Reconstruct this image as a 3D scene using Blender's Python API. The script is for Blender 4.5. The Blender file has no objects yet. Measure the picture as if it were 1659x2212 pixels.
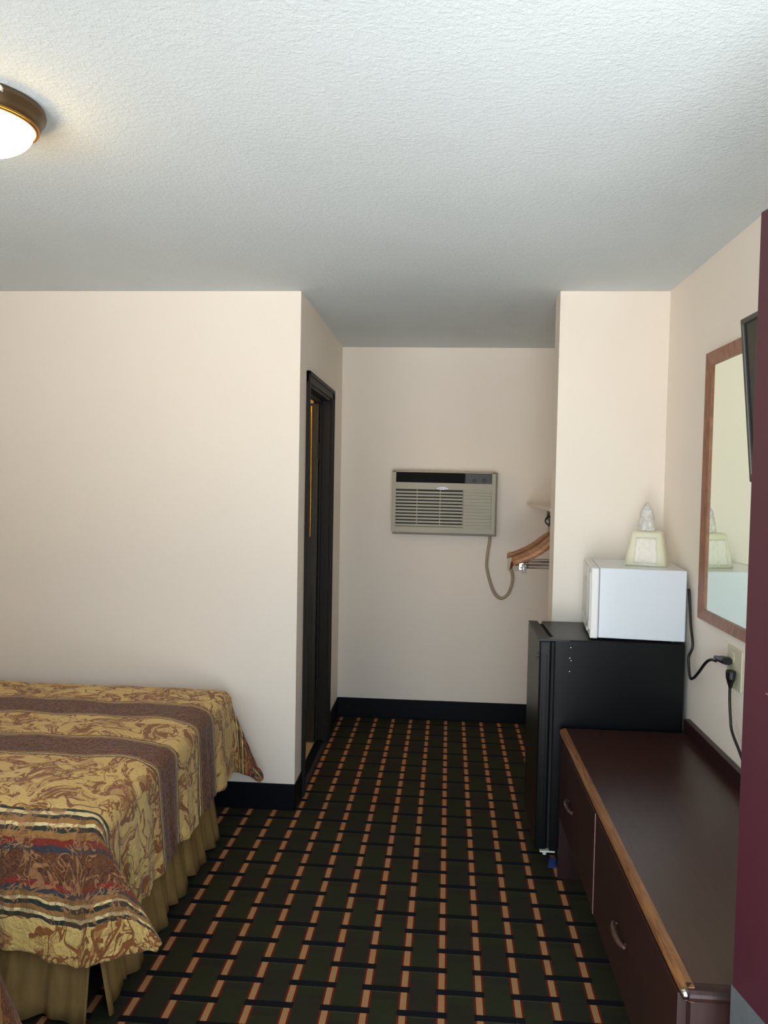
import bpy, bmesh, math, random
from mathutils import Vector, Matrix
random.seed(7)
PI = math.pi
S = bpy.context.scene
COL = S.collection

# ------------------------------------------------------------------ camera
CF, CP, CYW, CR, CH = 1689.59, 0.0403, -0.0743, 0.0182, 1.5729
def cam_axes():
    cp, sp, cy, sy = math.cos(CP), math.sin(CP), math.cos(CYW), math.sin(CYW)
    f = Vector((sy*cp, cy*cp, -sp)); r = Vector((cy, -sy, 0)); u = r.cross(f)
    cr, sr = math.cos(CR), math.sin(CR)
    return r*cr+u*sr, -r*sr+u*cr, f
_r, _u, _f = cam_axes()
cam_d = bpy.data.cameras.new('camera'); cam = bpy.data.objects.new('camera', cam_d); COL.objects.link(cam)
cam_d.sensor_fit = 'HORIZONTAL'; cam_d.sensor_width = 36; cam_d.lens = CF/1659*36
cam_d.clip_start = 0.02
M = Matrix(((_r.x, _u.x, -_f.x, 0), (_r.y, _u.y, -_f.y, 0), (_r.z, _u.z, -_f.z, CH), (0, 0, 0, 1)))
cam.matrix_world = M
S.camera = cam

# ------------------------------------------------------------------ view, world, light
S.view_settings.view_transform = 'Standard'; S.view_settings.look = 'None'
S.view_settings.gamma = 1; S.view_settings.use_curve_mapping = False
S.view_settings.exposure = 0.07
S.cycles.use_denoising = True
S.cycles.max_bounces = 10; S.cycles.diffuse_bounces = 6
S.cycles.sample_clamp_indirect = 6
w = bpy.data.worlds.new('world'); S.world = w; w.use_nodes = True
_t = w.node_tree; _bg = _t.nodes['Background']
_tc = _t.nodes.new('ShaderNodeTexCoord'); _sp = _t.nodes.new('ShaderNodeSeparateXYZ'); _t.links.new(_tc.outputs['Generated'], _sp.inputs[0])
def _map(sock, a, b, c, d):
    n = _t.nodes.new('ShaderNodeMapRange'); _t.links.new(sock, n.inputs[0])
    for k, v in zip((1, 2, 3, 4), (a, b, c, d)): n.inputs[k].default_value = v
    return n.outputs[0]
# sunlit ground below the horizon, blue sky above it, more open towards the left
_mx = _t.nodes.new('ShaderNodeMix'); _mx.data_type = 'RGBA'
_t.links.new(_map(_sp.outputs[2], -0.04, 0.06, 0, 1), _mx.inputs[0])
_mx.inputs[6].default_value = (0.97, 0.98, 0.97, 1); _mx.inputs[7].default_value = (0.68, 0.85, 1.0, 1)
_t.links.new(_mx.outputs[2], _bg.inputs[0])
_t.links.new(_map(_sp.outputs[0], -0.6, 0.6, 8.0, 2.8), _bg.inputs[1])

def area(name, loc, target, sx, sy, power, color):
    d = bpy.data.lights.new(name, 'AREA'); d.shape = 'RECTANGLE'; d.size = sx; d.size_y = sy
    d.energy = power; d.color = color
    o = bpy.data.objects.new(name, d); COL.objects.link(o); o.location = loc
    o.rotation_euler = (Vector(target)-Vector(loc)).to_track_quat('-Z', 'Y').to_euler()
    return o
# daylight bounced up from the sunlit pavement in front of the room, entering by the open door and the window
area('daylight_pavement', (-0.4, -7.2, 0.0), (-0.4, -7.2, 5.0), 8.0, 12.4, 2300, (0.92, 0.97, 1.0))

# ------------------------------------------------------------------ helpers
def tag(o, label=None, cat=None, group=None, kind=None):
    if label: o['label'] = label
    if cat: o['category'] = cat
    if group: o['group'] = group
    if kind: o['kind'] = kind
    return o
def thing(name, label, cat, loc=(0, 0, 0), rz=0, group=None):
    o = bpy.data.objects.new(name, None); COL.objects.link(o); o.location = loc
    o.rotation_euler = (0, 0, rz); o.empty_display_size = 0.05
    return tag(o, label, cat, group)
def link(name, bm, mat, parent=None, smooth=False, kind=None, label=None):
    me = bpy.data.meshes.new(name); bm.normal_update(); bm.to_mesh(me); bm.free()
    if smooth:
        for p in me.polygons: p.use_smooth = True
    o = bpy.data.objects.new(name, me); COL.objects.link(o)
    if mat: me.materials.append(mat)
    if parent: o.parent = parent
    if kind: o['kind'] = kind
    if label: o['label'] = label
    return o
def box(bm, x0, x1, y0, y1, z0, z1, bev=0.0, seg=2, mat=None):
    g = bmesh.ops.create_cube(bm, size=1.0); vs = g['verts']
    for v in vs:
        v.co = Vector(((x0+x1)/2+v.co.x*(x1-x0), (y0+y1)/2+v.co.y*(y1-y0), (z0+z1)/2+v.co.z*(z1-z0)))
    if bev > 0:
        es = list({e for v in vs for e in v.link_edges})
        r = bmesh.ops.bevel(bm, geom=es, offset=bev, segments=seg, affect='EDGES', profile=0.5)
        vs = list({v for f in r['faces'] for v in f.verts} | {v for v in vs if v.is_valid})
    if mat is not None:
        vs = [v for v in vs if v.is_valid]
        bmesh.ops.transform(bm, matrix=mat, verts=vs)
    return vs
def nb(): return bmesh.new()
def bx(*a, **k):
    bm = nb(); box(bm, *a, **k); return bm
def spline(pts, n=8):
    P = [Vector(p) for p in pts]; out = []
    for i in range(len(P)-1):
        p0 = P[max(i-1, 0)]; p1 = P[i]; p2 = P[i+1]; p3 = P[min(i+2, len(P)-1)]
        for k in range(n):
            t = k/n
            out.append(0.5*((2*p1)+(p2-p0)*t+(2*p0-5*p1+4*p2-p3)*t*t+(-p0+3*p1-3*p2+p3)*t**3))
    out.append(P[-1]); return out
def tube(bm, pts, r, seg=8, flat=1.0, closed=False):
    pts = [Vector(p) for p in pts]; rings = []; n = len(pts)
    up = None
    for i, p in enumerate(pts):
        a = pts[(i-1) % n] if (closed or i > 0) else p
        b = pts[(i+1) % n] if (closed or i < n-1) else p
        t = (b-a).normalized()
        if up is None:
            up = Vector((0, 0, 1)) if abs(t.z) < 0.9 else Vector((1, 0, 0))
        s = t.cross(up)
        if s.length < 1e-5: s = t.cross(Vector((0, 1, 0)))
        s.normalize(); up = s.cross(t).normalized()
        rr = r[i] if isinstance(r, (list, tuple)) else r
        rings.append([bm.verts.new(p+s*math.cos(2*PI*k/seg)*rr+up*math.sin(2*PI*k/seg)*rr*flat) for k in range(seg)])
    for i in range(n if closed else n-1):
        A = rings[i]; B = rings[(i+1) % n]
        for k in range(seg):
            bm.faces.new((A[k], A[(k+1) % seg], B[(k+1) % seg], B[k]))
    if not closed:
        bm.faces.new(rings[0][::-1]); bm.faces.new(rings[-1])
def lathe(bm, prof, c=(0, 0, 0), seg=48, axis='z', cap=True):
    rings = []
    for r, h in prof:
        ring = []
        for k in range(seg):
            a = 2*PI*k/seg; x, y = r*math.cos(a), r*math.sin(a)
            if axis == 'z': p = (c[0]+x, c[1]+y, c[2]+h)
            elif axis == 'x': p = (c[0]+h, c[1]+x, c[2]+y)
            else: p = (c[0]+x, c[1]+h, c[2]+y)
            ring.append(bm.verts.new(p))
        rings.append(ring)
    for A, B in zip(rings, rings[1:]):
        for k in range(seg):
            bm.faces.new((A[k], A[(k+1) % seg], B[(k+1) % seg], B[k]))
    if cap:
        for R, f in ((rings[0], True), (rings[-1], False)):
            if prof[0 if f else -1][0] > 1e-5:
                bm.faces.new(R[::-1] if f else R)
    bmesh.ops.recalc_face_normals(bm, faces=bm.faces[:])
def prism(bm, poly, axis, a0, a1):
    """poly in the two other axes, extruded from a0 to a1"""
    def P(u, v, a):
        return {'x': (a, u, v), 'y': (u, a, v), 'z': (u, v, a)}[axis]
    A = [bm.verts.new(P(u, v, a0)) for u, v in poly]; B = [bm.verts.new(P(u, v, a1)) for u, v in poly]
    n = len(poly)
    for i in range(n): bm.faces.new((A[i], A[(i+1) % n], B[(i+1) % n], B[i]))
    bm.faces.new(A[::-1]); bm.faces.new(B)
    bmesh.ops.recalc_face_normals(bm, faces=bm.faces[:])

# ------------------------------------------------------------------ materials
def srgb(r, g, b):
    f = lambda c: (c/255/12.92) if c/255 <= 0.04045 else ((c/255+0.055)/1.055)**2.4
    return (f(r), f(g), f(b), 1)
class NT:
    def __init__(s, name):
        s.m = bpy.data.materials.new(name); s.m.use_nodes = True; s.t = s.m.node_tree
        s.b = s.t.nodes['Principled BSDF']
    def n(s, typ, **kw):
        nd = s.t.nodes.new(typ)
        for k, v in kw.items(): setattr(nd, k, v)
        return nd
    def l(s, a, b): s.t.links.new(a, b)
    def set(s, nd, i, v):
        if hasattr(v, 'is_output') or isinstance(v, bpy.types.NodeSocket): s.l(v, nd.inputs[i])
        else: nd.inputs[i].default_value = v
    def math(s, op, a, b=0.0, c=0.0):
        nd = s.n('ShaderNodeMath', operation=op)
        for i, v in enumerate((a, b, c)): s.set(nd, i, v)
        return nd.outputs[0]
    def mix(s, f, a, b):
        nd = s.n('ShaderNodeMix', data_type='RGBA')
        s.set(nd, 0, f); s.set(nd, 6, a); s.set(nd, 7, b)
        return nd.outputs[2]
    def noise(s, vec=None, scale=5, detail=2, rough=0.5, dist=0.0, out=0):
        nd = s.n('ShaderNodeTexNoise')
        if vec is not None: s.l(vec, nd.inputs['Vector'])
        nd.inputs['Scale'].default_value = scale; nd.inputs['Detail'].default_value = detail
        nd.inputs['Roughness'].default_value = rough; nd.inputs['Distortion'].default_value = dist
        return nd.outputs[out]
    def obj(s): return s.n('ShaderNodeTexCoord').outputs['Object']
    def uv(s): return s.n('ShaderNodeTexCoord').outputs['UV']
    def sep(s, v):
        nd = s.n('ShaderNodeSeparateXYZ'); s.l(v, nd.inputs[0]); return nd.outputs
    def mapping(s, v, scale=(1, 1, 1), rot=(0, 0, 0)):
        nd = s.n('ShaderNodeMapping'); s.l(v, nd.inputs[0])
        nd.inputs['Scale'].default_value = scale; nd.inputs['Rotation'].default_value = rot
        return nd.outputs[0]
    def ramp(s, f, stops):
        nd = s.n('ShaderNodeValToRGB'); s.l(f, nd.inputs[0]); e = nd.color_ramp.elements
        while len(e) < len(stops): e.new(0.5)
        for i, (p, c) in enumerate(stops): e[i].position = p; e[i].color = c
        return nd.outputs[0]
    def step(s, x, lo, hi):      # 1 inside [lo, hi]
        return s.math('MULTIPLY', s.math('GREATER_THAN', x, lo), s.math('LESS_THAN', x, hi))
    def bump(s, h, strength=0.3, dist=0.01):
        nd = s.n('ShaderNodeBump'); nd.inputs['Strength'].default_value = strength
        nd.inputs['Distance'].default_value = dist
        s.l(h, nd.inputs['Height']); s.l(nd.outputs[0], s.b.inputs['Normal'])
    def done(s, col=None, rough=0.5, metal=0.0, spec=None, **kw):
        if col is not None: s.set(s.b, 'Base Color', col)
        s.set(s.b, 'Roughness', rough); s.set(s.b, 'Metallic', metal)
        if spec is not None: s.b.inputs['Specular IOR Level'].default_value = spec
        for k, v in kw.items(): s.set(s.b, k, v)
        return s.m
def plain(name, col, rough=0.5, metal=0.0, var=0.06, scale=30, bump=0.0, spec=None, **kw):
    t = NT(name); o = t.obj()
    nz = t.noise(o, scale=scale, detail=3)
    dark = tuple(c*(1-var*2) for c in col[:3])+(1,)
    lite = tuple(min(1, c*(1+var)) for c in col[:3])+(1,)
    c = t.mix(nz, dark, lite)
    if bump > 0: t.bump(nz, bump, 0.004)
    return t.done(c, rough, metal, spec, **{k.replace('_', ' '): v for k, v in kw.items()})

def mat_wall():
    t = NT('wall_vinyl'); o = t.obj()
    mp = t.mapping(o, scale=(1, 1, 0.08))
    a = t.noise(mp, scale=160, detail=2)
    b = t.noise(o, scale=2.0, detail=2)
    c = t.mix(b, srgb(241, 230, 216), srgb(245, 235, 222))
    t.bump(a, 0.12, 0.002)
    return t.done(c, 0.62, spec=0.3)
def mat_ceiling():
    t = NT('ceiling_texture'); o = t.obj()
    a = t.noise(o, scale=85, detail=4, rough=0.65, dist=0.4)
    g = t.noise(o, scale=1.3, detail=2)
    sharp = t.math('POWER', a, 2.2)
    h = t.math('MULTIPLY', sharp, t.math('ADD', 0.35, g))
    t.bump(h, 0.45, 0.012)
    c = t.mix(t.noise(o, scale=3, detail=3), srgb(209, 217, 219), srgb(217, 225, 227))
    return t.done(c, 0.85, spec=0.2)
def mat_carpet():
    t = NT('carpet_pattern'); o = t.sep(t.obj())
    PX, PY = 0.1145, 0.1060
    x = t.math('SUBTRACT', o[0], t.math('MULTIPLY', t.math('SUBTRACT', o[1], 2.31), 0.0085))
    u = t.math('DIVIDE', t.math('SUBTRACT', x, 0.0285-PX/2), PX)
    v = t.math('DIVIDE', t.math('SUBTRACT', o[1], 2.359-PY/2), PY)
    fu = t.math('SUBTRACT', t.math('FRACT', u), 0.5); fv = t.math('SUBTRACT', t.math('FRACT', v), 0.5)
    au = t.math('ABSOLUTE', fu); av = t.math('ABSOLUTE', fv)
    gap = t.math('LESS_THAN', av, 0.125)
    ngap = t.math('SUBTRACT', 1.0, gap)
    tan = t.math('MULTIPLY', t.math('LESS_THAN', au, 0.083), ngap)
    red = t.math('MULTIPLY', t.math('LESS_THAN', au, 0.135), ngap)
    # bars: one row links the columns on one side, the next row the others
    colu = t.math('FLOOR', t.math('SUBTRACT', u, 0.5)); row = t.math('FLOOR', v)
    par = t.math('ABSOLUTE', t.math('MODULO', t.math('ADD', t.math('ADD', colu, row), 200.0), 2.0))
    even = t.math('LESS_THAN', par, 0.5)
    bar = t.math('MULTIPLY', t.math('MAXIMUM', even, t.math('LESS_THAN', au, 0.15)), gap)
    light = t.math('MULTIPLY', even, t.step(fv, -0.165, -0.105))
    nz = t.noise(t.obj(), scale=420, detail=2)
    nb_ = t.noise(t.obj(), scale=26, detail=3)
    blk = t.math('ABSOLUTE', t.math('MODULO', t.math('ADD', t.math('FLOOR', t.math('MULTIPLY', t.math('ADD', t.math('ADD', colu, row), 200.0), 0.5)), 0.0), 2.0))
    green = t.mix(nz, srgb(30, 32, 20), srgb(60, 62, 42))
    green2 = t.mix(nz, srgb(34, 33, 25), srgb(56, 54, 42))
    c = t.mix(blk, green, green2)
    c = t.mix(t.math('MULTIPLY', light, 0.55), c, srgb(78, 78, 56))
    c = t.mix(bar, c, t.mix(nz, srgb(15, 17, 22), srgb(26, 28, 34)))
    c = t.mix(red, c, t.mix(nz, srgb(88, 26, 12), srgb(132, 46, 24)))
    c = t.mix(tan, c, t.mix(nz, srgb(140, 98, 62), srgb(200, 156, 108)))
    c = t.mix(t.math('MULTIPLY', nb_, 0.18), c, srgb(28, 27, 20))
    t.bump(nz, 0.5, 0.004)
    return t.done(c, 0.95, spec=0.1)
def mat_spread():
    t = NT('floral_bedspread'); uv = t.uv(); o = t.sep(uv); s, v = o[0], o[1]
    # foliage: curling ridge lines of a warped noise
    wn = t.noise(uv, scale=5, detail=2, out=1)
    vm = t.n('ShaderNodeVectorMath', operation='MULTIPLY_ADD'); t.l(wn, vm.inputs[0])
    vm.inputs[1].default_value = (0.22, 0.22, 0); t.l(uv, vm.inputs[2]); wv = vm.outputs[0]
    def ridge(scale, width, vec, off):
        mp = t.n('ShaderNodeMapping'); t.l(vec, mp.inputs[0]); mp.inputs['Location'].default_value = (off, off*.7, off)
        nz = t.noise(mp.outputs[0], scale=scale, detail=0.5, rough=0.5, dist=1.6)
        d = t.math('ABSOLUTE', t.math('SUBTRACT', nz, 0.5))
        return t.math('LESS_THAN', d, width)
    vine = ridge(6.5, 0.016, wv, 1.3)
    leafm = t.math('GREATER_THAN', t.noise(wv, scale=10, detail=1.5, dist=1.2), 0.48)
    leaf = t.math('MULTIPLY', ridge(24, 0.075, wv, 4.1), leafm)
    vein = t.math('MULTIPLY', ridge(70, 0.10, wv, 9.1), leafm)
    blob = t.math('GREATER_THAN', t.noise(wv, scale=11, detail=1.5, dist=0.8), 0.62)
    fol = t.math('MINIMUM', 1.0, t.math('ADD', t.math('ADD', vine, leaf), t.math('MULTIPLY', vein, 0.45)))
    gold = t.mix(t.noise(uv, scale=3.0, detail=2), srgb(206, 168, 92), srgb(222, 192, 122))
    base = t.mix(fol, gold, srgb(136, 84, 40))
    base = t.mix(t.math('MULTIPLY', blob, 0.5), base, srgb(150, 92, 48))
    # brown damask bands
    dam = t.noise(uv, scale=60, detail=4, rough=0.7, dist=2.0)
    dam = t.math('MINIMUM', 1.0, t.math('MAXIMUM', 0.0, t.math('MULTIPLY_ADD', dam, 4.0, -1.6)))
    brown = t.mix(dam, srgb(68, 35, 20), srgb(136, 84, 48))
    ystr = t.noise(uv, scale=55, detail=1)
    vw = t.math('ADD', v, t.math('MULTIPLY', t.math('SUBTRACT', t.noise(uv, scale=26, detail=2), 0.5), 0.016))
    c = base
    def band(c, lo, hi, col): return t.mix(t.step(vw, lo, hi), c, col)
    cream = srgb(224, 202, 146); green = srgb(40, 48, 38); rust = srgb(128, 44, 30); slate = srgb(60, 58, 62); ltgold = srgb(150, 108, 56)
    def brownband(c, lo, hi):
        e = 0.030
        for a, b, col in ((lo-e, lo-e+.004, green), (lo-e+.004, lo-e+.012, ltgold), (lo-e+.012, lo-e+.016, cream), (lo-e+.016, lo-e+.020, green), (lo-e+.020, lo, ltgold),
                          (lo, hi, brown), (hi, hi+.010, ltgold), (hi+.010, hi+.014, green), (hi+.014, hi+.018, cream), (hi+.018, hi+.026, ltgold), (hi+.026, hi+.030, green)):
            c = band(c, a, b, col)
        return c
    c = brownband(c, 0.43, 0.575); c = brownband(c, 0.86, 1.02)
    def plaid(c, top, sg):
        def B(c, a, b, col):
            lo, hi = sorted((top+sg*a, top+sg*b)); return band(c, lo, hi, col)
        for a, b, col in ((0, .012, green), (.012, .028, cream), (.028, .042, green), (.042, .058, ltgold), (.058, .068, cream), (.068, .082, green),
                          (.082, .100, ltgold), (.100, .118, rust), (.118, .136, slate), (.136, .215, brown), (.215, .232, rust), (.232, .248, slate),
                          (.248, .262, ltgold), (.262, .270, cream), (.270, .284, green), (.284, .298, ltgold), (.298, .308, cream), (.308, .320, green)):
            c = B(c, a, b, col)
        lo, hi = sorted((top, top+sg*.32))
        inside = t.step(vw, lo, hi)
        # woven foliage sprays crossing the plaid
        spray = t.math('MULTIPLY', t.math('MULTIPLY', ridge(30, 0.055, wv, 2.2), inside), t.math('GREATER_THAN', t.noise(wv, scale=10, detail=1), 0.47))
        return t.mix(t.math('MULTIPLY', spray, 0.75), t.mix(t.math('MULTIPLY', inside, t.math('MULTIPLY', t.math('GREATER_THAN', t.noise(t.mapping(uv, scale=(1, 0.12, 1)), scale=16, detail=2), 0.52), 0.45)), c, srgb(96, 62, 38)), srgb(166, 120, 76))
    c = plaid(c, 0.02, -1); c = plaid(c, 1.38, 1)
    # piped hem of the quilt
    wr = t.noise(t.mapping(uv, scale=(1, 1, 1)), scale=38, detail=3, dist=1.5)
    t.bump(wr, 0.8, 0.014)
    return t.done(c, 0.72, spec=0.25, **{'Sheen Weight': 0.15})
def mat_skirt():
    t = NT('bed_skirt_cloth'); o = t.obj()
    nz = t.noise(t.mapping(o, scale=(1, 1, 0.2)), scale=45, detail=2)
    c = t.mix(nz, srgb(118, 92, 52), srgb(152, 124, 76))
    t.bump(t.noise(o, scale=500), 0.2, 0.002)
    return t.done(c, 0.85, spec=0.15)
def mat_wood(name, dark, light, rough, sc=(1, 14, 14), noise=6, coat=0.0):
    t = NT(name); o = t.obj()
    nz = t.noise(t.mapping(o, scale=sc), scale=noise, detail=5, rough=0.6, dist=0.5)
    c = t.ramp(nz, [(0.3, dark), (0.7, light)])
    t.bump(nz, 0.08, 0.002)
    return t.done(c, rough, **({'Coat Weight': coat, 'Coat Roughness': 0.15} if coat else {}))
WALL = mat_wall(); CEIL = mat_ceiling(); CARPET = mat_carpet(); SPREAD = mat_spread(); SKIRT = mat_skirt()
VINYL = plain('black_cove_base', srgb(8, 10, 17), 0.5, spec=0.2)
MAHOG_TOP = mat_wood('dresser_laminate', srgb(44, 22, 17), srgb(62, 33, 25), 0.30, sc=(14, 1, 14), noise=5)
MAHOG = mat_wood('dresser_mahogany', srgb(30, 14, 12), srgb(52, 25, 20), 0.42, sc=(10, 10, 1), noise=6)
OAK = mat_wood('worn_oak_edge', srgb(84, 50, 26), srgb(150, 100, 52), 0.38, sc=(20, 1.2, 20), noise=9)
FRAMEWOOD = mat_wood('mirror_frame_wood', srgb(112, 66, 42), srgb(158, 102, 68), 0.4, sc=(8, 8, 2), noise=8)
HANGWOOD = mat_wood('hanger_wood', srgb(150, 100, 62), srgb(190, 136, 90), 0.4, sc=(2, 8, 12), noise=8)
DARKDOOR = mat_wood('dark_stained_door', srgb(24, 22, 18), srgb(52, 50, 44), 0.33, sc=(22, 22, 0.7), noise=6)
DARKTRIM = plain('dark_brown_trim', srgb(32, 28, 25), 0.55, spec=0.25)
BRASS = plain('brass', srgb(214, 164, 72), 0.25, 1.0)
BLACK = plain('fridge_black', srgb(12, 14, 16), 0.34, var=0.03, bump=0.05, scale=200, spec=0.3)
BLACKP = plain('black_plastic', srgb(14, 14, 15), 0.4)
GASKET = plain('rubber_gasket', srgb(9, 9, 10), 0.7)
CHROME = plain('chrome', srgb(200, 200, 205), 0.15, 1.0)
STEEL = plain('brushed_steel', srgb(96, 100, 100), 0.42, 0.4, scale=40, var=0.15)
HANDLE = plain('handle_dark', srgb(92, 66, 58), 0.22, 0.4)
PEWTER = plain('pewter', srgb(120, 108, 100), 0.28, 1.0)
WHITE = plain('appliance_white', srgb(226, 232, 238), 0.14, var=0.01)
WHITE2 = plain('appliance_white_front', srgb(222, 222, 218), 0.25, var=0.01)
WINDOWGLASS = plain('microwave_window', srgb(176, 168, 158), 0.2)
GREYLINE = plain('seam_grey', srgb(120, 118, 118), 0.6)
ACB = plain('ac_putty', srgb(170, 166, 146), 0.45, var=0.02)
ACD = plain('ac_dark', srgb(34, 34, 28), 0.6)
ACBLK = plain('ac_black_vent', srgb(10, 11, 12), 0.6, spec=0.15)
ACCORD = plain('ac_cord_tan', srgb(170, 154, 128), 0.5)
IVORY = plain('ivory_plastic', srgb(206, 202, 172), 0.35)
CREAMB = plain('cream_bucket', srgb(230, 226, 198), 0.3, var=0.02, Subsurface_Weight=0.1)
PAPER = plain('white_paper', srgb(236, 230, 216), 0.6, var=0.04, bump=0.3, scale=60)
TILE = plain('bathroom_tile', srgb(206, 176, 128), 0.35)
REDPL = plain('dark_red_plug', srgb(120, 30, 28), 0.4)
BLUE = plain('blue_plastic', srgb(40, 60, 110), 0.5)
CHIP = plain('white_chip', srgb(232, 226, 214), 0.6)
BRONZE = plain('lamp_bronze', srgb(112, 92, 66), 0.38, 0.75, var=0.08)
GOLD = plain('lamp_gold_rim', srgb(196, 142, 66), 0.3, 0.9)
t_ = NT('maroon_door_paint'); o_ = t_.obj()
sc_ = t_.math('GREATER_THAN', t_.noise(t_.mapping(o_, scale=(1, 1, 2.5)), scale=18, detail=4, dist=1.0), 0.745)
MAROON = t_.done(t_.mix(t_.math('MULTIPLY', sc_, 0.45), t_.mix(t_.noise(o_, scale=3), srgb(52, 17, 27), srgb(62, 22, 33)), srgb(150, 110, 112)), 0.45)
t_ = NT('mirror_glass'); MIRROR = t_.done(t_.mix(t_.noise(t_.obj(), scale=2), (0.78, 0.86, 0.74, 1), (0.80, 0.87, 0.76, 1)), 0.015, 1.0)
t_ = NT('lamp_glass'); o_ = t_.obj()
t_.set(t_.b, 'Emission Color', t_.mix(t_.noise(o_, scale=8), (1.0, 0.62, 0.20, 1), (1.0, 0.66, 0.24, 1))); t_.b.inputs['Emission Strength'].default_value = 27.0
LAMPG = t_.done((1, 0.93, 0.8, 1), 0.3)
t_ = NT('clear_plastic'); o_ = t_.obj()
t_.set(t_.b, 'Alpha', t_.math('MULTIPLY_ADD', t_.math('POWER', t_.noise(o_, scale=28, detail=2, dist=0.6), 3.0), 1.8, 0.14))
CLEAR = t_.done(t_.mix(t_.noise(o_, scale=60, detail=3), (0.85, 0.84, 0.80, 1), (1, 1, 1, 1)), 0.12)
t_.bump(t_.noise(o_, scale=45, detail=2), 0.6, 0.008)
t_ = NT('tv_screen'); SCREEN = t_.done(t_.mix(t_.noise(t_.obj(), scale=4), srgb(20, 22, 20), srgb(24, 26, 24)), 0.18)

# ------------------------------------------------------------------ setting
XL, XR, XP, YF, YB, YW, ZC = -0.671, 0.996, 0.512, 3.613, 5.123, 0.50, 2.44
XW = -3.4; BB = 0.127
def struct(name, bm, mat, smooth=False): return link(name, bm, mat, None, smooth, 'structure')
struct('floor', bx(XW-.1, XR+.1, YW-.1, YB+.1, -0.1, 0), CARPET)
struct('ceiling', bx(XW-.1, XR+.1, YW-.1, YB+.1, ZC, ZC+.12), CEIL)
struct('wall_right', bx(XR, XR+.12, YW-.1, YB+.1, 0, ZC), WALL)
struct('wall_back', bx(XW-.1, XR, YB, YB+.1, 0, ZC), WALL)
struct('wall_left', bx(XW-.12, XW, YW-.1, YB, 0, ZC), WALL)
bm = nb(); box(bm, XW, XL, YF, YF+.11, 0, ZC)                   # behind the bed
struct('wall_bed', bm, WALL)
bm = nb(); DY0, DY1, DZ = 3.835, 4.605, 2.045                    # partition with the bathroom door
box(bm, XL-.10, XL, YF+.11, DY0, 0, ZC); box(bm, XL-.10, XL, DY1, YB, 0, ZC); box(bm, XL-.10, XL, DY0, DY1, DZ, ZC)
struct('wall_bathroom', bm, WALL)
struct('wall_closet', bx(XP, XR, YF, YF+.14, 0, ZC), WALL)
bm = nb(); y0, y1 = YW-.02, YW+.06                               # front wall, doorway and window
box(bm, XW, -1.95, y0, y1, 0, ZC); box(bm, -1.95, -0.95, y0, y1, 0, 0.9); box(bm, -1.95, -0.95, y0, y1, 2.1, ZC)
box(bm, -0.95, -0.36, y0, y1, 0, ZC); box(bm, -0.36, 0.76, y0, y1, 2.1, ZC); box(bm, 0.76, XR, y0, y1, 0, ZC)
struct('wall_front', bm, WALL)
def cove(name, pts):
    bm = nb()
    for (x0, x1, y0, y1) in pts: box(bm, x0, x1, y0, y1, 0, BB, 0.0025)
    struct(name, bm, VINYL)
T = 0.006
cove('baseboard_bed', [(XW, XL+T, YF-T, YF)])
cove('baseboard_bathroom', [(XL, XL+T, YF-T, 3.782), (XL, XL+T, 4.660, YB)])
cove('baseboard_back', [(XL, XR, YB-T, YB)])
cove('baseboard_closet', [(XP-T, XP, YF-T, YF+.14), (XP, XR, YF-T, YF)])
cove('baseboard_right', [(XR-T, XR, YW+.06, YF-T), (XR-T, XR, YF+.14, YB-T)])
# bathroom behind the partition
struct('floor_bathroom', bx(-2.3, XL-.061, YF+.11, YB, 0, 0.006), TILE)
struct('wall_bathroom_side', bx(-2.36, -2.3, YF+.11, YB, 0, ZC), WALL)
# door casing
bm = nb()
box(bm, XL, XL+.014, 3.782, DY0, 0, 2.10, .003); box(bm, XL, XL+.014, DY1, 4.660, 0, 2.10, .003); box(bm, XL, XL+.014, 3.782, 4.660, DZ, 2.10, .003)
box(bm, XL+.012, XL+.020, 3.782, 3.80, 0, 2.10, .002); box(bm, XL+.012, XL+.020, 4.642, 4.660, 0, 2.10, .002); box(bm, XL+.012, XL+.020, 3.782, 4.660, 2.08, 2.10, .002)
box(bm, XL-.10, XL, DY0, DY0+.012, 0, DZ); box(bm, XL-.10, XL, DY1-.012, DY1, 0, DZ); box(bm, XL-.10, XL, DY0, DY1, DZ-.012, DZ)
box(bm, XL-.06, XL-.045, DY1-.03, DY1-.010, 0, DZ, .002); box(bm, XL-.06, XL-.045, DY0, DY1, DZ-.03, DZ-.010, .002)
struct('trim_1', bm, DARKTRIM)
bm = nb(); prism(bm, [(XL-.062, 0.0), (XL+.004, 0.0), (XL-.010, .010), (XL-.052, .010)], 'y', DY0, DY1)
struct('trim_2', bm, VINYL)
# bathroom door, swung into the bathroom on its far jamb
d2 = bpy.data.objects.new('door_2', None); COL.objects.link(d2); d2['kind'] = 'structure'
d2.location = (XL-.062, DY1-.016, 0.012); d2.rotation_euler = (0, 0, math.radians(1.5))
bm = nb(); box(bm, -.745, 0, -.036, 0, 0, 2.005, .003)
link('door_slab', bm, DARKDOOR, d2)
bm = nb(); lathe(bm, [(0.0, -.105), (.02, -.105), (.029, -.09), (.029, -.075), (.012, -.06), (.012, -.045), (.028, -.042), (.028, -.036)], (-.68, 0, .95), axis='y', seg=24)
link('door_knob', bm, BRASS, d2, True)
bm = nb(); box(bm, -.006, .004, -.04, .002, .22, .31); box(bm, -.006, .004, -.04, .002, 1.68, 1.77)
link('hinge', bm, DARKTRIM, d2)
link('glint_strip', bx(-.045, -.037, -.043, -.036, 1.22, 1.99, .003), BRASS, d2, label='added brass strip for the gold glint')  # strip added on the slab to make the gold glint beside the jamb
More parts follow.
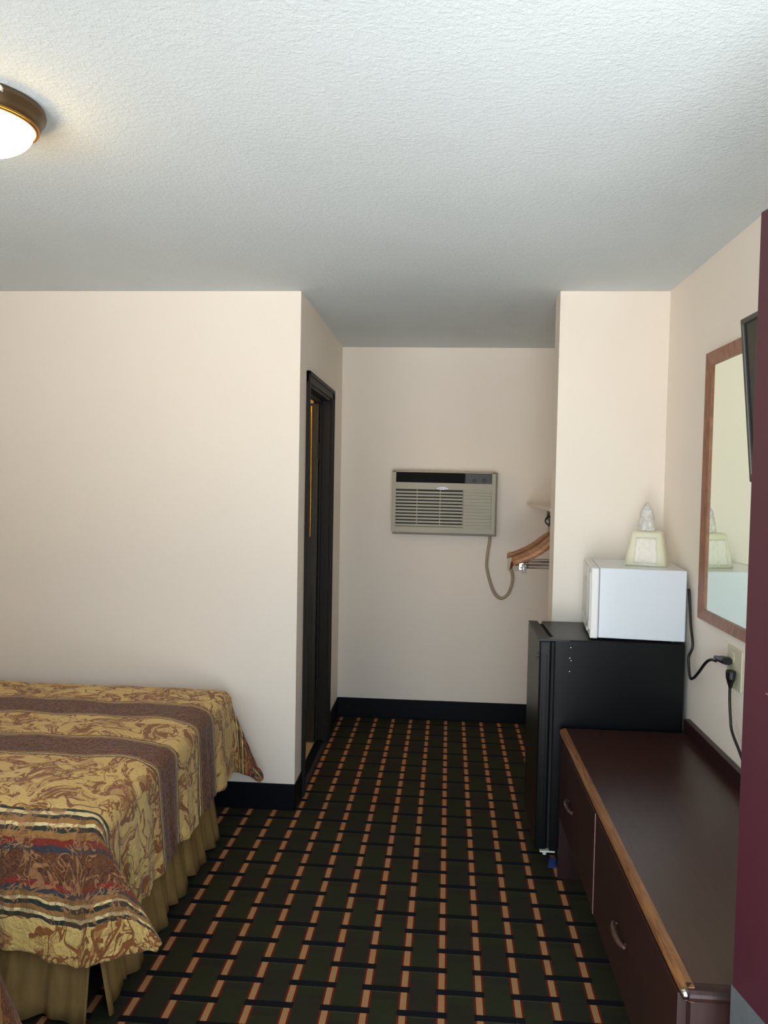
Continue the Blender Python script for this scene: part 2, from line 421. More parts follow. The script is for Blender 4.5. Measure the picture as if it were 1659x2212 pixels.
# entry door, standing open against the dresser end
e1 = Vector((0.552, 1.452, 0)); h1 = Vector((0.714, 0.575, 0)); dv = (e1-h1); L1 = dv.length
d1 = bpy.data.objects.new('door_1', None); COL.objects.link(d1); d1['kind'] = 'structure'
d1.location = (h1.x, h1.y, 0); d1.rotation_euler = (0, 0, math.atan2(dv.y, dv.x))   # local x towards the free edge
link('door_slab', bx(0, L1, -.044, 0, 0.015, 2.06, .002), MAROON, d1)
bm = nb(); box(bm, .02, L1+.0012, 0, .0016, 0.03, .655, .0004); box(bm, L1+.0001, L1+.0016, -.018, .0016, 0.03, .655, .0004)
link('kick_plate', bm, STEEL, d1, label='brushed steel kick plate')
bm = nb()
for z in (.25, 1.05, 1.85): lathe(bm, [(.008, 0), (.008, .1)], (-.004, -.006, z-.05), seg=12)
link('hinge', bm, STEEL, d1)
# window (out of frame, lets the daylight in)
w1 = bpy.data.objects.new('window_1', None); COL.objects.link(w1); w1['kind'] = 'structure'
bm = nb()
for a in ((-1.95, -1.90, .9, 2.1), (-1.0, -.95, .9, 2.1), (-1.475, -1.425, .95, 2.05)): box(bm, a[0], a[1], .485, .555, a[2], a[3])
for a in ((-1.90, -1.0, .9, .95), (-1.90, -1.0, 2.05, 2.1)): box(bm, a[0], a[1], .485, .555, a[2], a[3])
link('window_frame', bm, DARKTRIM, w1)

# ------------------------------------------------------------------ beds
def bedspread(name, xe, ye, W, L, zt, s0, label, seed=0, nearflare=1.0):
    rnd = random.Random(seed); ph = [rnd.uniform(0, 6.28) for _ in range(12)]
    bm = nb(); uvl = bm.loops.layers.uv.new('UVMap')
    R = 0.055; ds = 0.016
    ns = int((L+s0)/ds); nt = int((W+2*L)/ds); V = {}; UV = {}
    def prof(d, fl):
        if d <= 0: return 0.0, 0.0
        if d < R*PI/2: return R*math.sin(d/R), R*(1-math.cos(d/R))
        e = d-R*PI/2; return R+e*fl, R+e*math.sqrt(max(0, 1-fl*fl))
    for i in range(ns+1):
        s = -s0+i*(L+s0)/ns
        for j in range(nt+1):
            t = -L+j*(W+2*L)/nt
            UV[i, j] = (s, t)
            a = max(s, 0.0)
            near = t < W/2
            b = max(-t, 0.0) if near else max(t-W, 0.0)
            # top with a soft quilted unevenness
            q = 0.004*math.sin(s*9+ph[0])*math.sin(t*11+ph[1])+0.003*math.sin(s*23+t*17+ph[2])
            edge = 1.0
            if a == 0 and b == 0:
                x, y, z = xe+min(s, 0), ye+t, zt+q
                dd = min(-s if s < 0 else 0, t, W-t); z -= 0.018*math.exp(-dd/0.05)
            else:
                p = 3.0; rho = (a**p+b**p)**(1/p); phi = math.atan2(b, a); c2 = math.sin(2*phi)**2
                L_eff = 1.0
                if a > 0 and b > 0: rho = min(rho, L*1.10+0.5*(rho-L*1.10) if rho > L*1.10 else rho)
                ox, dz = prof(rho, 0.06+(0.62 if near else 0.50)*c2)
                oy, _ = prof(rho, 0.08); oy *= 1-0.85*math.cos(phi)**1.3
                k = max(0.0, min(1.0, (rho-.05)/L))
                along = s if b > 0 and a == 0 else (t if b == 0 else 0)
                rip = 0.0
                if b > 0 and a == 0:     # long side: deep soft folds
                    rip = k**1.2*(0.024*math.sin(s*20+ph[3])+0.013*math.sin(s*43+ph[4])+0.005*math.sin(s*90+ph[5]))
                    fade = min(1, -s/0.10); rip *= fade
                    dz += 0.030*k*math.sin(s*12.0+ph[6])*fade
                elif a > 0 and b == 0:
                    rip = k*(0.008*math.sin(t*52+ph[7])+0.008*math.sin(t*27+ph[8])+0.005*math.sin(t*96+ph[9]))
                    dz += k*0.012*math.sin(t*15+ph[11])*min(1, t/0.10, (W-t)/0.10)
                    rip *= min(1, t/0.10, (W-t)/0.10)
                if near and a > 0 and b > 0: dz += 0.045*k*max(0.0, math.sin(2*phi-0.9))
                elif a > 0 and b > 0: dz += 0.05*k*math.sin(2*phi)
                elif near and b > 0: dz += 0.035*k*math.exp(s/0.16)
                sy = -1 if near else 1
                x = xe+min(s, 0)+(ox*math.cos(phi) if a > 0 else 0)+(rip if (a > 0 and b == 0) else 0)
                y = (ye if near else ye+W)+sy*(oy*math.sin(phi)) if b > 0 else ye+t
                if b > 0 and a == 0: y += sy*rip
                z = zt-0.018-dz
                z += 0.002*math.sin(s*70+t*55)
                if a > 0 and b > 0:
                    w_ = 0.006*k*math.sin(phi*14+ph[10]); x += w_; y += w_
            V[i, j] = bm.verts.new((x, y, z))
    for i in range(ns):
        for j in range(nt):
            ids = ((i, j), (i+1, j), (i+1, j+1), (i, j+1))
            f = bm.faces.new([V[k] for k in ids])
            for lp, k in zip(f.loops, ids): lp[uvl].uv = UV[k]
    bmesh.ops.recalc_face_normals(bm, faces=bm.faces[:])
    o = link(name, bm, SPREAD, None, True)
    m = o.modifiers.new('thick', 'SOLIDIFY'); m.thickness = 0.012; m.offset = -1
    m2 = o.modifiers.new('sub', 'SUBSURF'); m2.levels = 0; m2.render_levels = 1
    return tag(o, label, 'bedspread')
def skirt_bm(x1, y0, y1, x0, seed):
    """pleated skirt round near side, foot and far side, split at the corners"""
    rnd = random.Random(seed); bm = nb()
    runs = [((x0, y0), (x1+.012, y0), (0, -1)), ((x1, y0-.012), (x1, y1-.01), (1, 0)), ((x1-.02, y1), (x0, y1), (0, 1))]
    for (a, b, nrm) in runs:
        A = Vector((a[0], a[1], 0)); B = Vector((b[0], b[1], 0)); D = B-A; n = max(2, int(D.length/0.008)); N = Vector((nrm[0], nrm[1], 0))
        rows = []; d = D.normalized()
        for k in range(7):
            z = 0.30*(1-k/6); fl = k/6; r = []
            for i in range(n+1):
                s = D.length*i/n
                wv = abs(math.sin(s*PI/0.21+seed))**0.6*0.020+0.007*math.sin(s*55+seed)+0.004*math.sin(s*97)
                zz = z+(0.008+(0.020*(1-abs(math.sin(s*PI/0.21+seed))) if k == 6 else 0))
                r.append(bm.verts.new(A+d*s+N*(wv*(0.3+0.7*fl)+fl*0.035)+Vector((0, 0, zz))))
            rows.append(r)
        for P, Q in zip(rows, rows[1:]):
            for i in range(n): bm.faces.new((P[i], P[i+1], Q[i+1], Q[i]))
    return bm
def bed(label, xf, y0, y1, seed):
    x0 = -2.92
    t = thing('bed', label, 'bed', ((x0+xf)/2, (y0+y1)/2, 0)); off = Vector(t.location)
    def L(bm): bmesh.ops.translate(bm, verts=bm.verts[:], vec=-off); return bm
    link('mattress', L(bx(x0, xf-.045, y0+.03, y1-.03, .33, .575, .04, 3)), PAPER, t)
    link('box_spring', L(bx(x0, xf-.03, y0+.03, y1-.03, .14, .33, .015)), SKIRT, t)
    for x in (x0+.1, xf-.22):
        for y in (y0+.12, y1-.12): link('leg', L(bx(x-.03, x+.03, y-.03, y+.03, 0, .14)), BLACKP, t)
    o = link('bed_skirt', L(skirt_bm(xf-.035, y0+.02, y1-.02, x0, seed)), SKIRT, t, True, label='pleated tan bed skirt')
    m = o.modifiers.new('thick', 'SOLIDIFY'); m.thickness = 0.003
    return t
bed('double bed against the wall with a pleated tan skirt, farther of the two beds', -0.955, 2.13, 3.31, 1.1)
bedspread('bedspread', -0.985, 2.115, 1.33, 0.40, .628, 1.93, 'gold floral bedspread with brown and plaid bands draped over the far bed', 3)
bed('second bed, nearer the camera, mostly outside the lower left of the photo', -0.94, 0.73, 1.51, 2.3)
bedspread('bedspread', -0.965, 0.71, 0.82, 0.36, .628, 1.9, 'corner of striped bedspread on the nearer bed at the lower left edge', 8)

# ------------------------------------------------------------------ dresser
DT = 0.600; DX0, DX1, DYN, DYF = 0.486, 0.975, 1.515, 3.125
dr = thing('dresser', 'long low dark mahogany dresser with a worn oak front edge, beside the black fridge', 'dresser', (0.73, 2.32, 0))
def loc(bm, t): bmesh.ops.translate(bm, verts=bm.verts[:], vec=-Vector(t.location)); return bm
link('dresser_top', loc(bx(DX0+.022, DX1, DYN+.022, DYF, DT-.03, DT, .0015), dr), MAHOG_TOP, dr)
def edge_prof(n=8, h=.032, r=.024):
    return [(-r*math.sin(PI*k/n), -h/2+h/2*math.cos(PI*k/n)) for k in range(n+1)]
bm = nb(); prism(bm, [(DX0+.023+u, DT+v) for u, v in edge_prof()], 'y', DYN+.01, DYF)
link('front_edge', loc(bm, dr), OAK, dr, label='worn rounded oak edge')
bm = nb(); prism(bm, [(DYN+.023+u, DT+v) for u, v in edge_prof()], 'x', DX0+.01, DX1)
link('end_edge', loc(bm, dr), MAHOG, dr)
link('corner_stud', loc((lambda b: (lathe(b, [(0, -.010), (.007, -.008), (.010, 0), (.007, .008), (0, .010)], (DX0+.004, DYN+.006, DT-.012), seg=16), b)[1])(nb()), dr), CHROME, dr, True)
link('backsplash', loc(bx(DX1-.004, XR-.001, DYN, DYF+.02, DT-.03, DT+.052, .003), dr), MAHOG, dr)
bm = nb()
box(bm, DX0+.02, DX1, DYN+.02, DYN+.042, 0, DT-.031); box(bm, DX0+.004, DX1, DYF-.024, DYF-.002, 0, DT-.031)
box(bm, DX0+.02, DX1, 2.395, 2.415, .25, DT-.031)
box(bm, .585, .600, DYN+.042, DYF-.024, 0, .25); box(bm, DX0+.02, DX1, DYN+.042, DYF-.024, .245, .258); box(bm, DX1-.012, DX1-.001, DYN+.042, DYF-.024, .258, DT-.031)
link('carcass', loc(bm, dr), MAHOG, dr)
for y0, y1, hy in ((DYN+.045, 2.398, 2.03), (2.408, DYF-.027, 2.83)):
    e = link('drawer', loc(bx(DX0+.002, DX0+.022, y0, y1, .252, DT-.036, .002), dr), MAHOG, dr)
    bm = nb()
    for s in (-1, 1): lathe(bm, [(.004, 0), (.004, .016), (.009, .017)], (DX0-.012, hy+s*.048, .405), axis='x', seg=10)
    tube(bm, spline([(DX0-.003, hy-.062, .405), (DX0-.011, hy-.04, .404), (DX0-.014, hy, .403), (DX0-.011, hy+.04, .404), (DX0-.003, hy+.062, .405)], 5), [.004+.005*math.sin(PI*i/20) for i in range(21)], 8)
    hd = link('handle', loc(bm, dr), HANDLE, e, True, label='dark bow handle')
bm = nb(); box(bm, DX0+.0005, DX0+.003, 2.398, 2.402, .252, .565)
link('edge_band', loc(bm, dr), plain('light_edge_band', srgb(150, 110, 104), 0.5), dr)

# ------------------------------------------------------------------ mini fridge
FY0, FY1, FZ = 3.168, 3.598, .945
fr = thing('mini_fridge', 'black mini fridge standing between the dresser and the cream pillar', 'fridge', (0.7, 3.38, 0))
link('cabinet', loc(bx(.462, .975, FY0, FY1, .075, FZ, .006), fr), BLACK, fr)
link('cabinet_base', loc(bx(.50, .965, FY0+.01, FY1-.01, .02, .076), fr), GASKET, fr)
link('gasket', loc(bx(.452, .463, FY0+.008, FY1-.008, .09, FZ-.012), fr), GASKET, fr)
dd = link('door', loc(bx(.404, .453, FY0, FY1, .082, FZ-.004, .010, 3), fr), BLACK, fr)
for xa, xb in ((.410, .418), (.432, .436)):
    link('door_ridge', loc(bx(xa, xb, FY0-.0015, FY0+.004, .09, FZ-.06, .001), fr), BLACK, dd)
bm = nb(); lathe(bm, [(0, -.004), (.011, -.004), (.013, 0)], (.404, 3.225, .868), axis='x', seg=20)
link('badge', loc(bm, fr), STEEL, dd, True, label='small round silver badge')
link('hinge_cover', loc(bx(.402, .522, FY0-.002, FY0+.05, FZ-.006, FZ+.0012, .0005), fr), BLACKP, fr)
link('top_trim', loc(bx(.404, .445, FY0+.002, FY1-.002, FZ-.006, FZ+.0008, .003), fr), BLACKP, dd)
for x, z in ((.533, .915), (.530, .872), (.535, .862), (.530, .818)):
    bm = nb(); lathe(bm, [(.0028, 0), (.0022, -.0015), (0, -.002)], (x-.005, FY0, z), axis='y', seg=10)
    link('screw', loc(bm, fr), CHROME, fr)
link('lower_hinge', loc(bx(.425, .486, FY0-.004, FY0+.03, .073, .079, .002), fr), CHIP, fr, label='white lower hinge plate')
bm = nb(); lathe(bm, [(.008, 0), (.008, -.010), (.004, -.012)], (.445, FY0+.006, .073), seg=12)
link('hinge_pin', loc(bm, fr), CHIP, fr)
for x, y in ((.51, FY0+.03), (.51, FY1-.03), (.94, FY0+.03), (.94, FY1-.03)):
    bm = nb(); lathe(bm, [(.014, 0), (.016, .02), (.012, .03)], (x, y, 0), seg=14)
    link('foot', loc(bm, fr), GASKET, fr)
bm = nb(); prism(bm, [(.0, .0), (.045, .0), (.052, .03), (.012, .045)], 'z', .001, .003)
for v in bm.verts: v.co.z += v.co.y*.5
bs = link('plastic_scrap', bm, BLUE); bs.location = (.462, 3.185, 0)
tag(bs, 'small blue plastic scrap on the carpet under the fridge corner', 'scrap')

# ------------------------------------------------------------------ microwave (turned a little on the fridge)
mw = thing('microwave', 'white microwave oven sitting on top of the black mini fridge', 'microwave', (.603, 3.187, FZ+.0008), math.radians(-6.3))
MZ0, MZ1 = .010, .292; MW, MD = .405, .366
link('case', bx(.034, MD, 0, MW, MZ0, MZ1, .004), WHITE, mw)
fp = link('front_panel', bx(0, .033, 0, MW, MZ0-.004, MZ1, .006, 3), WHITE2, mw)
dr_ = link('door', bx(-.006, .001, .105, MW-.004, MZ0+.006, MZ1-.006, .005, 3), WHITE2, mw)
link('door_window', bx(-.0068, -.0055, .15, MW-.045, MZ0+.055, MZ1-.055, .0008), WINDOWGLASS, dr_)
link('control_panel', bx(-.004, .001, .008, .098, MZ0+.03, MZ1-.02, .002), WHITE2, mw)
link('door_button', bx(-.008, -.003, .02, .085, MZ0+.035, MZ0+.065, .002), WINDOWGLASS, mw)
for x, y in ((.05, .04), (.05, MW-.04), (MD-.04, .04), (MD-.04, MW-.04)):
    bm = nb(); lathe(bm, [(.011, .0), (.012, .011)], (x, y, 0), seg=12)
    link('foot', bm, BLACKP, mw)

# ------------------------------------------------------------------ bucket and wrapped cups on the microwave
def sq_lathe(bm, prof, rnd=.28, n=32):
    rings = []
    for r, h in prof:
        ring = []
        for k in range(n):
            a = 2*PI*k/n; c, s = math.cos(a), math.sin(a); e = 2/(8-7*rnd*1.0+0)
            x = math.copysign(abs(c)**e, c)*r; y = math.copysign(abs(s)**e, s)*r
            ring.append(bm.verts.new((x, y, h)))
        rings.append(ring)
    for A, B in zip(rings, rings[1:]):
        for k in range(n): bm.faces.new((A[k], A[(k+1) % n], B[(k+1) % n], B[k]))
    bm.faces.new(rings[0][::-1]); bm.faces.new(rings[-1])
    bmesh.ops.recalc_face_normals(bm, faces=bm.faces[:])
BZ = FZ+MZ1+.001
bk = thing('ice_bucket', 'cream square ice bucket turned upside down on the white microwave', 'bucket', (.866, 3.37, BZ), math.radians(-18))
bm = nb(); sq_lathe(bm, [(.084, 0), (.086, .004), (.084, .012), (.064, .132), (.061, .139), (.055, .142)], .2)
link('bucket_body', bm, CREAMB, bk, True)
bm = nb()
N = 12
g = [[None]*(N+1) for _ in range(N+1)]
for i in range(N+1):
    for j in range(N+1):
        u = i/N; v = j/N; z = .012+v*.105; r = .084-.020*(z/.132)
        x = (-.048+u*.096)*(1-.18*v); y = -r-.004-.0035*math.sin(u*9+v*5)*math.sin(v*13+u*3)-.002*math.sin(u*25)
        g[i][j] = bm.verts.new((x, y, z))
for i in range(N):
    for j in range(N): bm.faces.new((g[i][j], g[i+1][j], g[i+1][j+1], g[i][j+1]))
o = link('paper_sleeve', bm, PAPER, bk, True, label='crumpled clear and white wrapper'); m = o.modifiers.new('t', 'SOLIDIFY'); m.thickness = .0012
cz = BZ+.143
cp = thing('cup_stack', 'plastic wrapped clear cups standing upside down on the cream bucket', 'cups', (.862, 3.375, cz))
bm = nb(); lathe(bm, [(.033, 0), (.034, .003), (.032, .008), (.021, .078), (.019, .080), (0, .080)], seg=28)
link('cup', bm, CLEAR, cp, True)
bm = nb(); seg = 40; rings = []
for r, h in ((.038, .001), (.035, .02), (.030, .05), (.024, .080), (.018, .094), (.011, .104), (.006, .112), (.003, .119)):
    rings.append([bm.verts.new(((r+.0022*math.sin(k*2.7+h*90))*math.cos(2*PI*k/seg), (r+.0022*math.cos(k*1.9+h*70))*math.sin(2*PI*k/seg), h)) for k in range(seg)])
for A, B in zip(rings, rings[1:]):
    for k in range(seg): bm.faces.new((A[k], A[(k+1) % seg], B[(k+1) % seg], B[k]))
link('wrapper', bm, CLEAR, cp, True)

# ------------------------------------------------------------------ mirror and television
my0, my1, mz0, mz1 = 2.12, 3.035, 1.075, 2.068; fw = .050
mi = thing('wall_mirror', 'wall mirror in a brown wooden frame hanging above the dresser', 'mirror', (XR, 2.6, 1.57))
bm = nb()
def frame_piece(bm, pts2):
    v0 = [bm.verts.new((XR-.001, y, z)) for y, z in pts2]; v1 = [bm.verts.new((XR-(.022 if k in (0, 1) else .016), y, z)) for k, (y, z) in enumerate(pts2)]
    for i in range(4): bm.faces.new((v0[i], v0[(i+1) % 4], v1[(i+1) % 4], v1[i]))
    bm.faces.new(v1); bm.faces.new(v0[::-1])
O = [(my0, mz0), (my1, mz0), (my1, mz1), (my0, mz1)]; I = [(my0+fw, mz0+fw*.75), (my1-fw, mz0+fw*.75), (my1-fw, mz1-fw*.95), (my0+fw, mz1-fw*.95)]
for k in range(4): frame_piece(bm, [O[k], O[(k+1) % 4], I[(k+1) % 4], I[k]])
bmesh.ops.recalc_face_normals(bm, faces=bm.faces[:])
link('frame', loc(bm, mi), FRAMEWOOD, mi)
link('mirror_glass', loc(bx(XR-.010, XR-.002, my0+fw-.004, my1-fw+.004, mz0+fw*.75-.004, mz1-fw*.95+.004), mi), MIRROR, mi)
tv = thing('television', 'flat black television tilted down on a wall arm in front of the mirror', 'television', (.748, 1.56, 1.785))
tv.rotation_euler = (0, math.radians(-5.2), 0)
link('tv_back', bx(.004, .034, -.40, .40, -.185, .175, .012), BLACKP, tv)
bm = nb()
for a in ((-.44, .44, .186, .200), (-.44, .44, -.200, -.180)): box(bm, -.010, .020, a[0], a[1], a[2], a[3], .003)
for a in ((-.44, -.428), (.428, .44)): box(bm, -.010, .020, a[0], a[1], -.200, .200, .003)
link('bezel', bm, plain('tv_bezel_grey', srgb(66, 64, 58), .35), tv)
link('screen', bx(-.004, .006, -.430, .430, -.184, .188), SCREEN, tv)
bm = nb(); box(bm, .034, .046, -.1, .1, -.1, .1); box(bm, .045, .20, -.02, .02, -.03, .03); box(bm, .20, .236, -.1, .1, -.06, .06)
link('wall_bracket', bm, BLACKP, tv)

# ------------------------------------------------------------------ outlet on right wall and its cords
ol = thing('wall_outlet', 'ivory double outlet plate on the right wall below the mirror', 'outlet', (XR, 2.688, .962))
link('cover_plate', bx(-.007, -.0005, -.064, .066, -.068, .070, .003), IVORY, ol)
for z in (-.030, .034):
    bm = nb(); lathe(bm, [(.019, 0), (.019, -.003), (.0, -.003)], (-.007, .015, z), axis='x', seg=20)
    link('socket', bm, IVORY, ol)
ol2z = .98
def cord(name, label, pts, r, mat, plug_bm, pmat, n=10, flat=1.0):
    bm = nb(); tube(bm, spline(pts, n), r, 8, flat)
    o = link(name, bm, mat, None, True); tag(o, label, 'cord')
    link('plug', plug_bm, pmat, o)
    return o
def plug_shape(p, d, ln=.045, w0=.017, w1=.006):
    bm = nb(); p = Vector(p); d = Vector(d).normalized()
    tube(bm, [p-d*.0, p-d*ln*.08, p-d*ln*.45, p-d*ln*.75, p-d*ln], [w0*.9, w0, w0*.92, w0*.55, w1], 10, .75)
    return bm
cord('power_cord', 'flat black cord from the microwave looping to the upper outlet socket',
     [(.982, 3.17, 1.165), (.982, 3.150, 1.10), (.980, 3.125, 1.03), (.977, 3.085, .955), (.966, 3.093, .905), (.964, 3.062, .840), (.960, 3.01, .848), (.958, 2.95, .882), (.962, 2.885, .935), (.966, 2.845, .956), (.968, 2.80, .962)],
     .0055, BLACKP, plug_shape((.970, 2.695, .985), (.0, -1, .1), .115, .019, .008), BLACKP)
cord('power_cord', 'black cord hanging straight down from the lower outlet socket',
     [(.966, 2.655, .905), (.966, 2.652, .86), (.966, 2.640, .81), (.965, 2.62, .77), (.963, 2.55, .732), (.958, 2.45, .69), (.95, 2.2, .64), (.94, 1.95, .607)],
     .0048, BLACKP, plug_shape((.968, 2.657, .962), (0, 0, 1), .058, .021, .007), BLACKP)

# ------------------------------------------------------------------ wall air conditioner
AY = 5.023
def AX(px): return -.322+(px-848)/224*.659
def AZ(py): return 1.636-(py-1018)/131*.394
ac = thing('air_conditioner', 'beige through-wall air conditioner mounted on the back wall above the cord', 'air conditioner', (0, YB, 1.44))
ac.rotation_euler = (0, math.radians(0.25), 0)
def al(bm): bmesh.ops.translate(bm, verts=bm.verts[:], vec=-Vector((0, YB, 1.44))); return bm
link('sleeve', al(bx(AX(849), AX(1076), AY+.030, YB+.03, AZ(1154), AZ(1019), .003)), plain('ac_sleeve', srgb(138, 132, 118), .5), ac)
bm = nb()   # face frame around recessed openings
def fbox(px0, px1, py0, py1, y0, y1, b=.0015): box(bm, AX(px0), AX(px1), AY+y0, AY+y1, AZ(py1), AZ(py0), b)
fbox(848, 1072, 1018, 1149, .018, .036)
fbox(848, 1072, 1018, 1020.5, 0, .02); fbox(848, 855.5, 1018, 1149, 0, .02); fbox(1063.5, 1072, 1018, 1149, 0, .02)
fbox(855, 1064, 1042, 1056.5, 0, .02); fbox(855, 1064, 1131, 1135.5, .003, .02); fbox(855, 1064, 1136.5, 1149, .0, .02)
fbox(1002, 1064, 1056, 1132, .006, .02); fbox(901, 903, 1056, 1132, .003, .02); fbox(951.5, 953.5, 1056, 1132, .003, .02)
for k in range(11):
    y = 1060.6+k*7.03; fbox(855, 1002, y, y+4.0, .001, .014, .0008)
for k in range(12):
    y = 1056.6+k*7.03-2.6; fbox(1003, 1063, max(y+.7, 1056), y+6.2, .001, .008, .0008)
link('front_panel', al(bm), ACB, ac)
link('grille_recess', al(bx(AX(855.6), AX(1001), AY+.0155, AY+.0179, AZ(1131), AZ(1057))), ACD, ac)
bm = nb(); box(bm, AX(855.5), AX(1005.5), AY+.008, AY+.018, AZ(1041.8), AZ(1020.7))
for k in range(5): box(bm, AX(857), AX(1004), AY+.002, AY+.010, AZ(1025.2+k*3.8), AZ(1023.6+k*3.8), .0004)
link('top_vent', al(bm), ACBLK, ac, label='black louvred top vent')
cpn = link('control_panel', al(bx(AX(1006), AX(1063.4), AY+.003, AY+.018, AZ(1041.8), AZ(1021.5), .001)), plain('ac_control_grey', srgb(48, 50, 46), .45), ac)
for px in (1026, 1046.5):
    bm = nb(); lathe(bm, [(.011, .0), (.011, -.006), (.008, -.014), (0, -.014)], (AX(px), AY+.004, AZ(1035)), axis='y', seg=18)
    box(bm, AX(px)-.002, AX(px)+.002, AY-.016, AY-.008, AZ(1035)-.009, AZ(1035)+.009)
    link('knob', al(bm), BLACKP, cpn)
bm = nb(); lathe(bm, [(0, -.0015), (1, -.0015), (1, .0)], (0, 0, 0), axis='y', seg=28)
for v in bm.verts: v.co = Vector((AX(957)+v.co.x*.036, AY+v.co.y-.0005, AZ(1053.8)+v.co.z*.0085))
bd = link('badge', al(bm), plain('badge_silver', srgb(190, 194, 196), .35, .3), ac, label='small oval silver badge')
bm = nb()
for k in range(5): box(bm, AX(948+k*4), AX(950.3+k*4), AY-.0032, AY-.0018, AZ(1055.4), AZ(1052.2+(k % 2)*.9))
link('badge_lettering', al(bm), plain('badge_grey', srgb(140, 150, 156), .4), bd)
# AC cord
yc = 5.095
cord('power_cord', 'tan air conditioner cord hanging in a loop on the back wall',
     [(.311, yc, 1.222), (.310, yc, 1.19), (.298, yc, 1.10), (.295, yc, 1.03), (.308, yc, .965), (.334, yc, .885), (.362, yc, .838), (.396, yc, .822), (.434, yc, .848), (.458, yc, .905), (.464, yc, .965), (.450, yc, 1.015)],
     .0098, ACCORD, plug_shape((.462, 5.100, 1.062), (.25, 0, 1), .055, .014, .009), REDPL)
o2 = thing('wall_outlet', 'ivory outlet plate on the back wall partly hidden by the hangers', 'outlet', (.468, YB, 1.064))
link('cover_plate', bx(-.038, .038, -.006, -.0005, -.062, .062, .002), IVORY, o2)
for z in (-.028, .028):
    bm = nb(); lathe(bm, [(.017, 0), (.017, -.003), (0, -.003)], (0, -.006, z), axis='y', seg=18)
    link('socket', bm, IVORY, o2)

# ------------------------------------------------------------------ closet niche: shelf, rod, hangers
sh = thing('closet_shelf', 'beige closet shelf on the right behind the cream pillar', 'shelf', (.76, 4.6, 1.43))
link('shelf_board', loc(bx(.545, XR-.001, 4.02, YB-.001, 1.430, 1.448, .002), sh), WALL, sh)

rod = thing('closet_rod', 'metal hanging rod under the closet shelf', 'rod', (.60, 4.55, 1.375))
bm = nb(); tube(bm, [(.600, 3.755, 1.375), (.600, 4.50, 1.375)], .012, 14); link('bar', loc(bm, rod), STEEL, rod, True)
for y in (4.04, 4.485): link('rod_hook', loc(bx(.592, .608, y-.01, y+.01, 1.387, 1.4295), rod), PEWTER, rod)
def hanger(y, rz, label):
    h = thing('clothes_hanger', label, 'hanger', (.600, y, 1.372), rz, 'wooden hangers on the closet rod')
    bm = nb(); c = 24
    tube(bm, [(.022*math.cos(2*PI*k/c), 0, -.008+.022*math.sin(2*PI*k/c)) for k in range(c)], .0042, 8, closed=True)
    link('hook_ring', bm, BLACKP, h, True, label='black closed ring')
    bm = nb(); lathe(bm, [(0, -.040), (.008, -.038), (.010, -.030), (.007, -.022), (0, -.020)], seg=14); tube(bm, [(-.003, 0, -.036), (-.003, 0, -.085)], .0016, 6); tube(bm, [(.004, 0, -.036), (.004, 0, -.085)], .0016, 6)
    link('neck', bm, PEWTER, h, True)
    # yoke: flat curved wood, thick at the shoulders
    bm = nb(); prof = []
    xs = [-.222+.444*i/36 for i in range(37)]
    top = lambda x: -.070-.115*(abs(x)/.222)**1.15-.030*(1-math.exp(-(abs(x)/.07)**2))+.012*(abs(x)/.222)**4
    bot = lambda x: top(x)-(.044-.018*abs(x)/.222)
    A = []
    for x in xs:
        cur = .028*(abs(x)/.222)**2
        th = .006+.003*(abs(x)/.222)
        A.append([bm.verts.new((x, cur-th, bot(x))), bm.verts.new((x, cur-th, top(x)-.004)), bm.verts.new((x, cur, top(x))), bm.verts.new((x, cur+th, top(x)-.004)), bm.verts.new((x, cur+th, bot(x))), bm.verts.new((x, cur, bot(x)-.003))])
    for P, Q in zip(A, A[1:]):
        for k in range(6): bm.faces.new((P[k], P[(k+1) % 6], Q[(k+1) % 6], Q[k]))
    bm.faces.new(A[0]); bm.faces.new(A[-1][::-1]); bmesh.ops.recalc_face_normals(bm, faces=bm.faces[:])
    link('yoke', bm, HANGWOOD, h, True, label='varnished wooden yoke')
    bm = nb(); tube(bm, [(-.190, .008, -.240), (.190, .008, -.240)], .0035, 8); tube(bm, [(-.160, .008, -.229), (.160, .008, -.229)], .0022, 8)
    for s in (-1, 1): tube(bm, [(s*.150, .008, -.205), (s*.150, .008, -.240)], .003, 6)
    b = link('clip_bar', bm, PEWTER, h, True, label='metal clip bar')
    for s in (-1, 1):
        bm = nb(); box(bm, s*.170-.011, s*.170+.011, .000, .005, -.268, -.222, .001); box(bm, s*.170-.011, s*.170+.011, .011, .016, -.268, -.222, .001); box(bm, s*.170-.004, s*.170+.004, -.004, .020, -.250, -.236, .001)
        link('clip', bm, CHROME, b)
    return h
def copy_tree(o, parent=None):
    c = o.copy(); COL.objects.link(c); c.parent = parent
    for ch in list(o.children): copy_tree(ch, c)
    return c
h0 = hanger(4.10, math.radians(3), 'wooden clip hanger on the closet rod, nearest the pillar')
h0['group'] = 'wooden hangers on the closet rod'
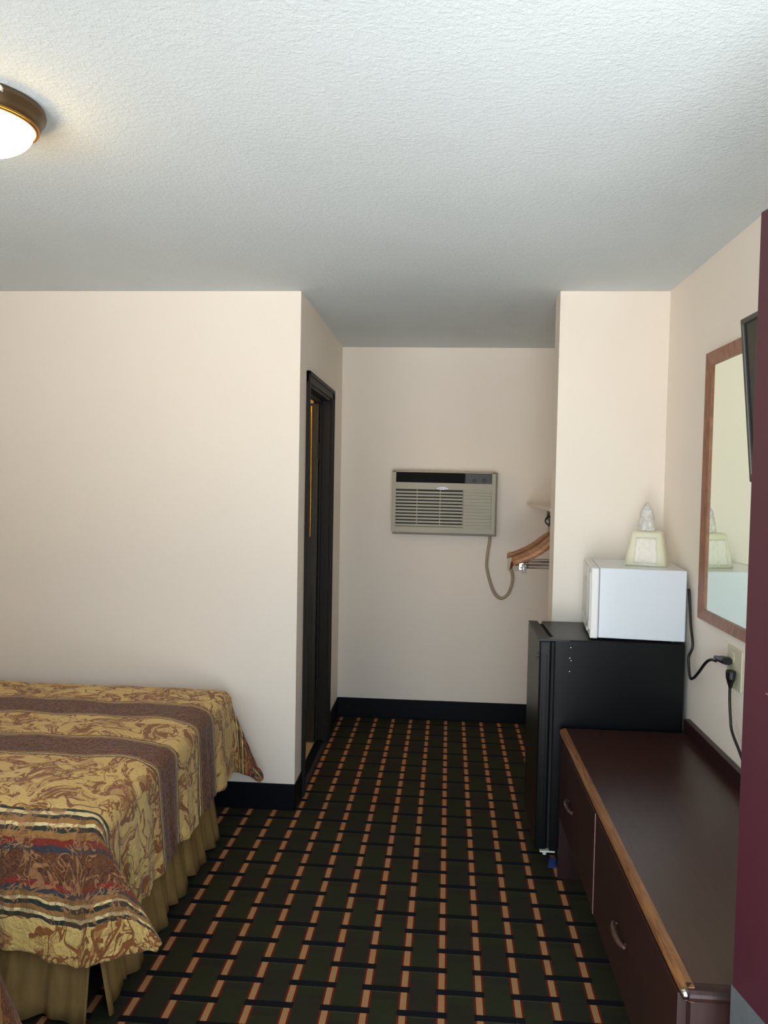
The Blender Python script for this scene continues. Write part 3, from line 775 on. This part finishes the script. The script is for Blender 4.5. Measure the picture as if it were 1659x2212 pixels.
for y, a, lb in ((4.27, -5, 'middle wooden clip hanger on the closet rod'), (4.44, 7, 'wooden clip hanger on the closet rod, farthest behind the pillar')):
    c = copy_tree(h0); c.location.y = y; c.rotation_euler = (0, math.radians(a*.2), math.radians(a)); c['label'] = lb

# ------------------------------------------------------------------ ceiling lamp
lc = (-1.113, 1.800, ZC)
lp = thing('ceiling_light', 'lit flush ceiling light with bronze ring and glowing glass bowl', 'ceiling light', lc)
bm = nb(); lathe(bm, [(.142, 0), (.150, -.001), (.152, -.009), (.150, -.015), (.143, -.020), (.141, -.032), (.136, -.042), (.130, -.044), (.124, -.040), (.124, -.02)], seg=64, cap=False)
lr = link('ring', bm, BRONZE, lp, True)
bm = nb(); lathe(bm, [(.130, -.043), (.1315, -.046), (.1285, -.049), (.126, -.046), (.126, -.043)], seg=64, cap=False)
lathe(bm, [(.135, -.040), (.1375, -.043), (.134, -.046), (.132, -.043)], seg=64, cap=False)
link('gold_rim', bm, GOLD, lp, True, label='gold rim')
bm = nb(); lathe(bm, [(.125, -.042)]+[(.125*math.cos(a), -.044-.066*math.sin(a)) for a in [PI/2*k/12 for k in range(13)]], seg=48)
link('glass_bowl', bm, LAMPG, lp, True, label='glowing frosted glass bowl')
bm = nb(); box(bm, .110, .119, -.100, -.090, -.016, -.008, .002)
for v in bm.verts: v.co += Vector((random.uniform(-.002, .002), random.uniform(-.003, .003), random.uniform(-.002, .002)))
link('paint_chip', bm, CHIP, lr)
# unseen bathroom lamp, added to light the brass strip past the door jamb
bl = thing('bathroom_light', 'unseen warm globe light added inside the bathroom', 'ceiling light', (-1.35, 4.0, 2.15))
bm = nb(); lathe(bm, [(0, -.08)]+[(.08*math.cos(a), .08*math.sin(a)) for a in [-PI/2+PI*k/12 for k in range(1, 12)]]+[(0, .08)], seg=24)
link('globe', bm, LAMPG, bl, True)
bm = nb(); lathe(bm, [(.05, .29), (.05, .27), (.012, .26), (.012, .075)], seg=20); link('stem', bm, BRASS, bl, True)
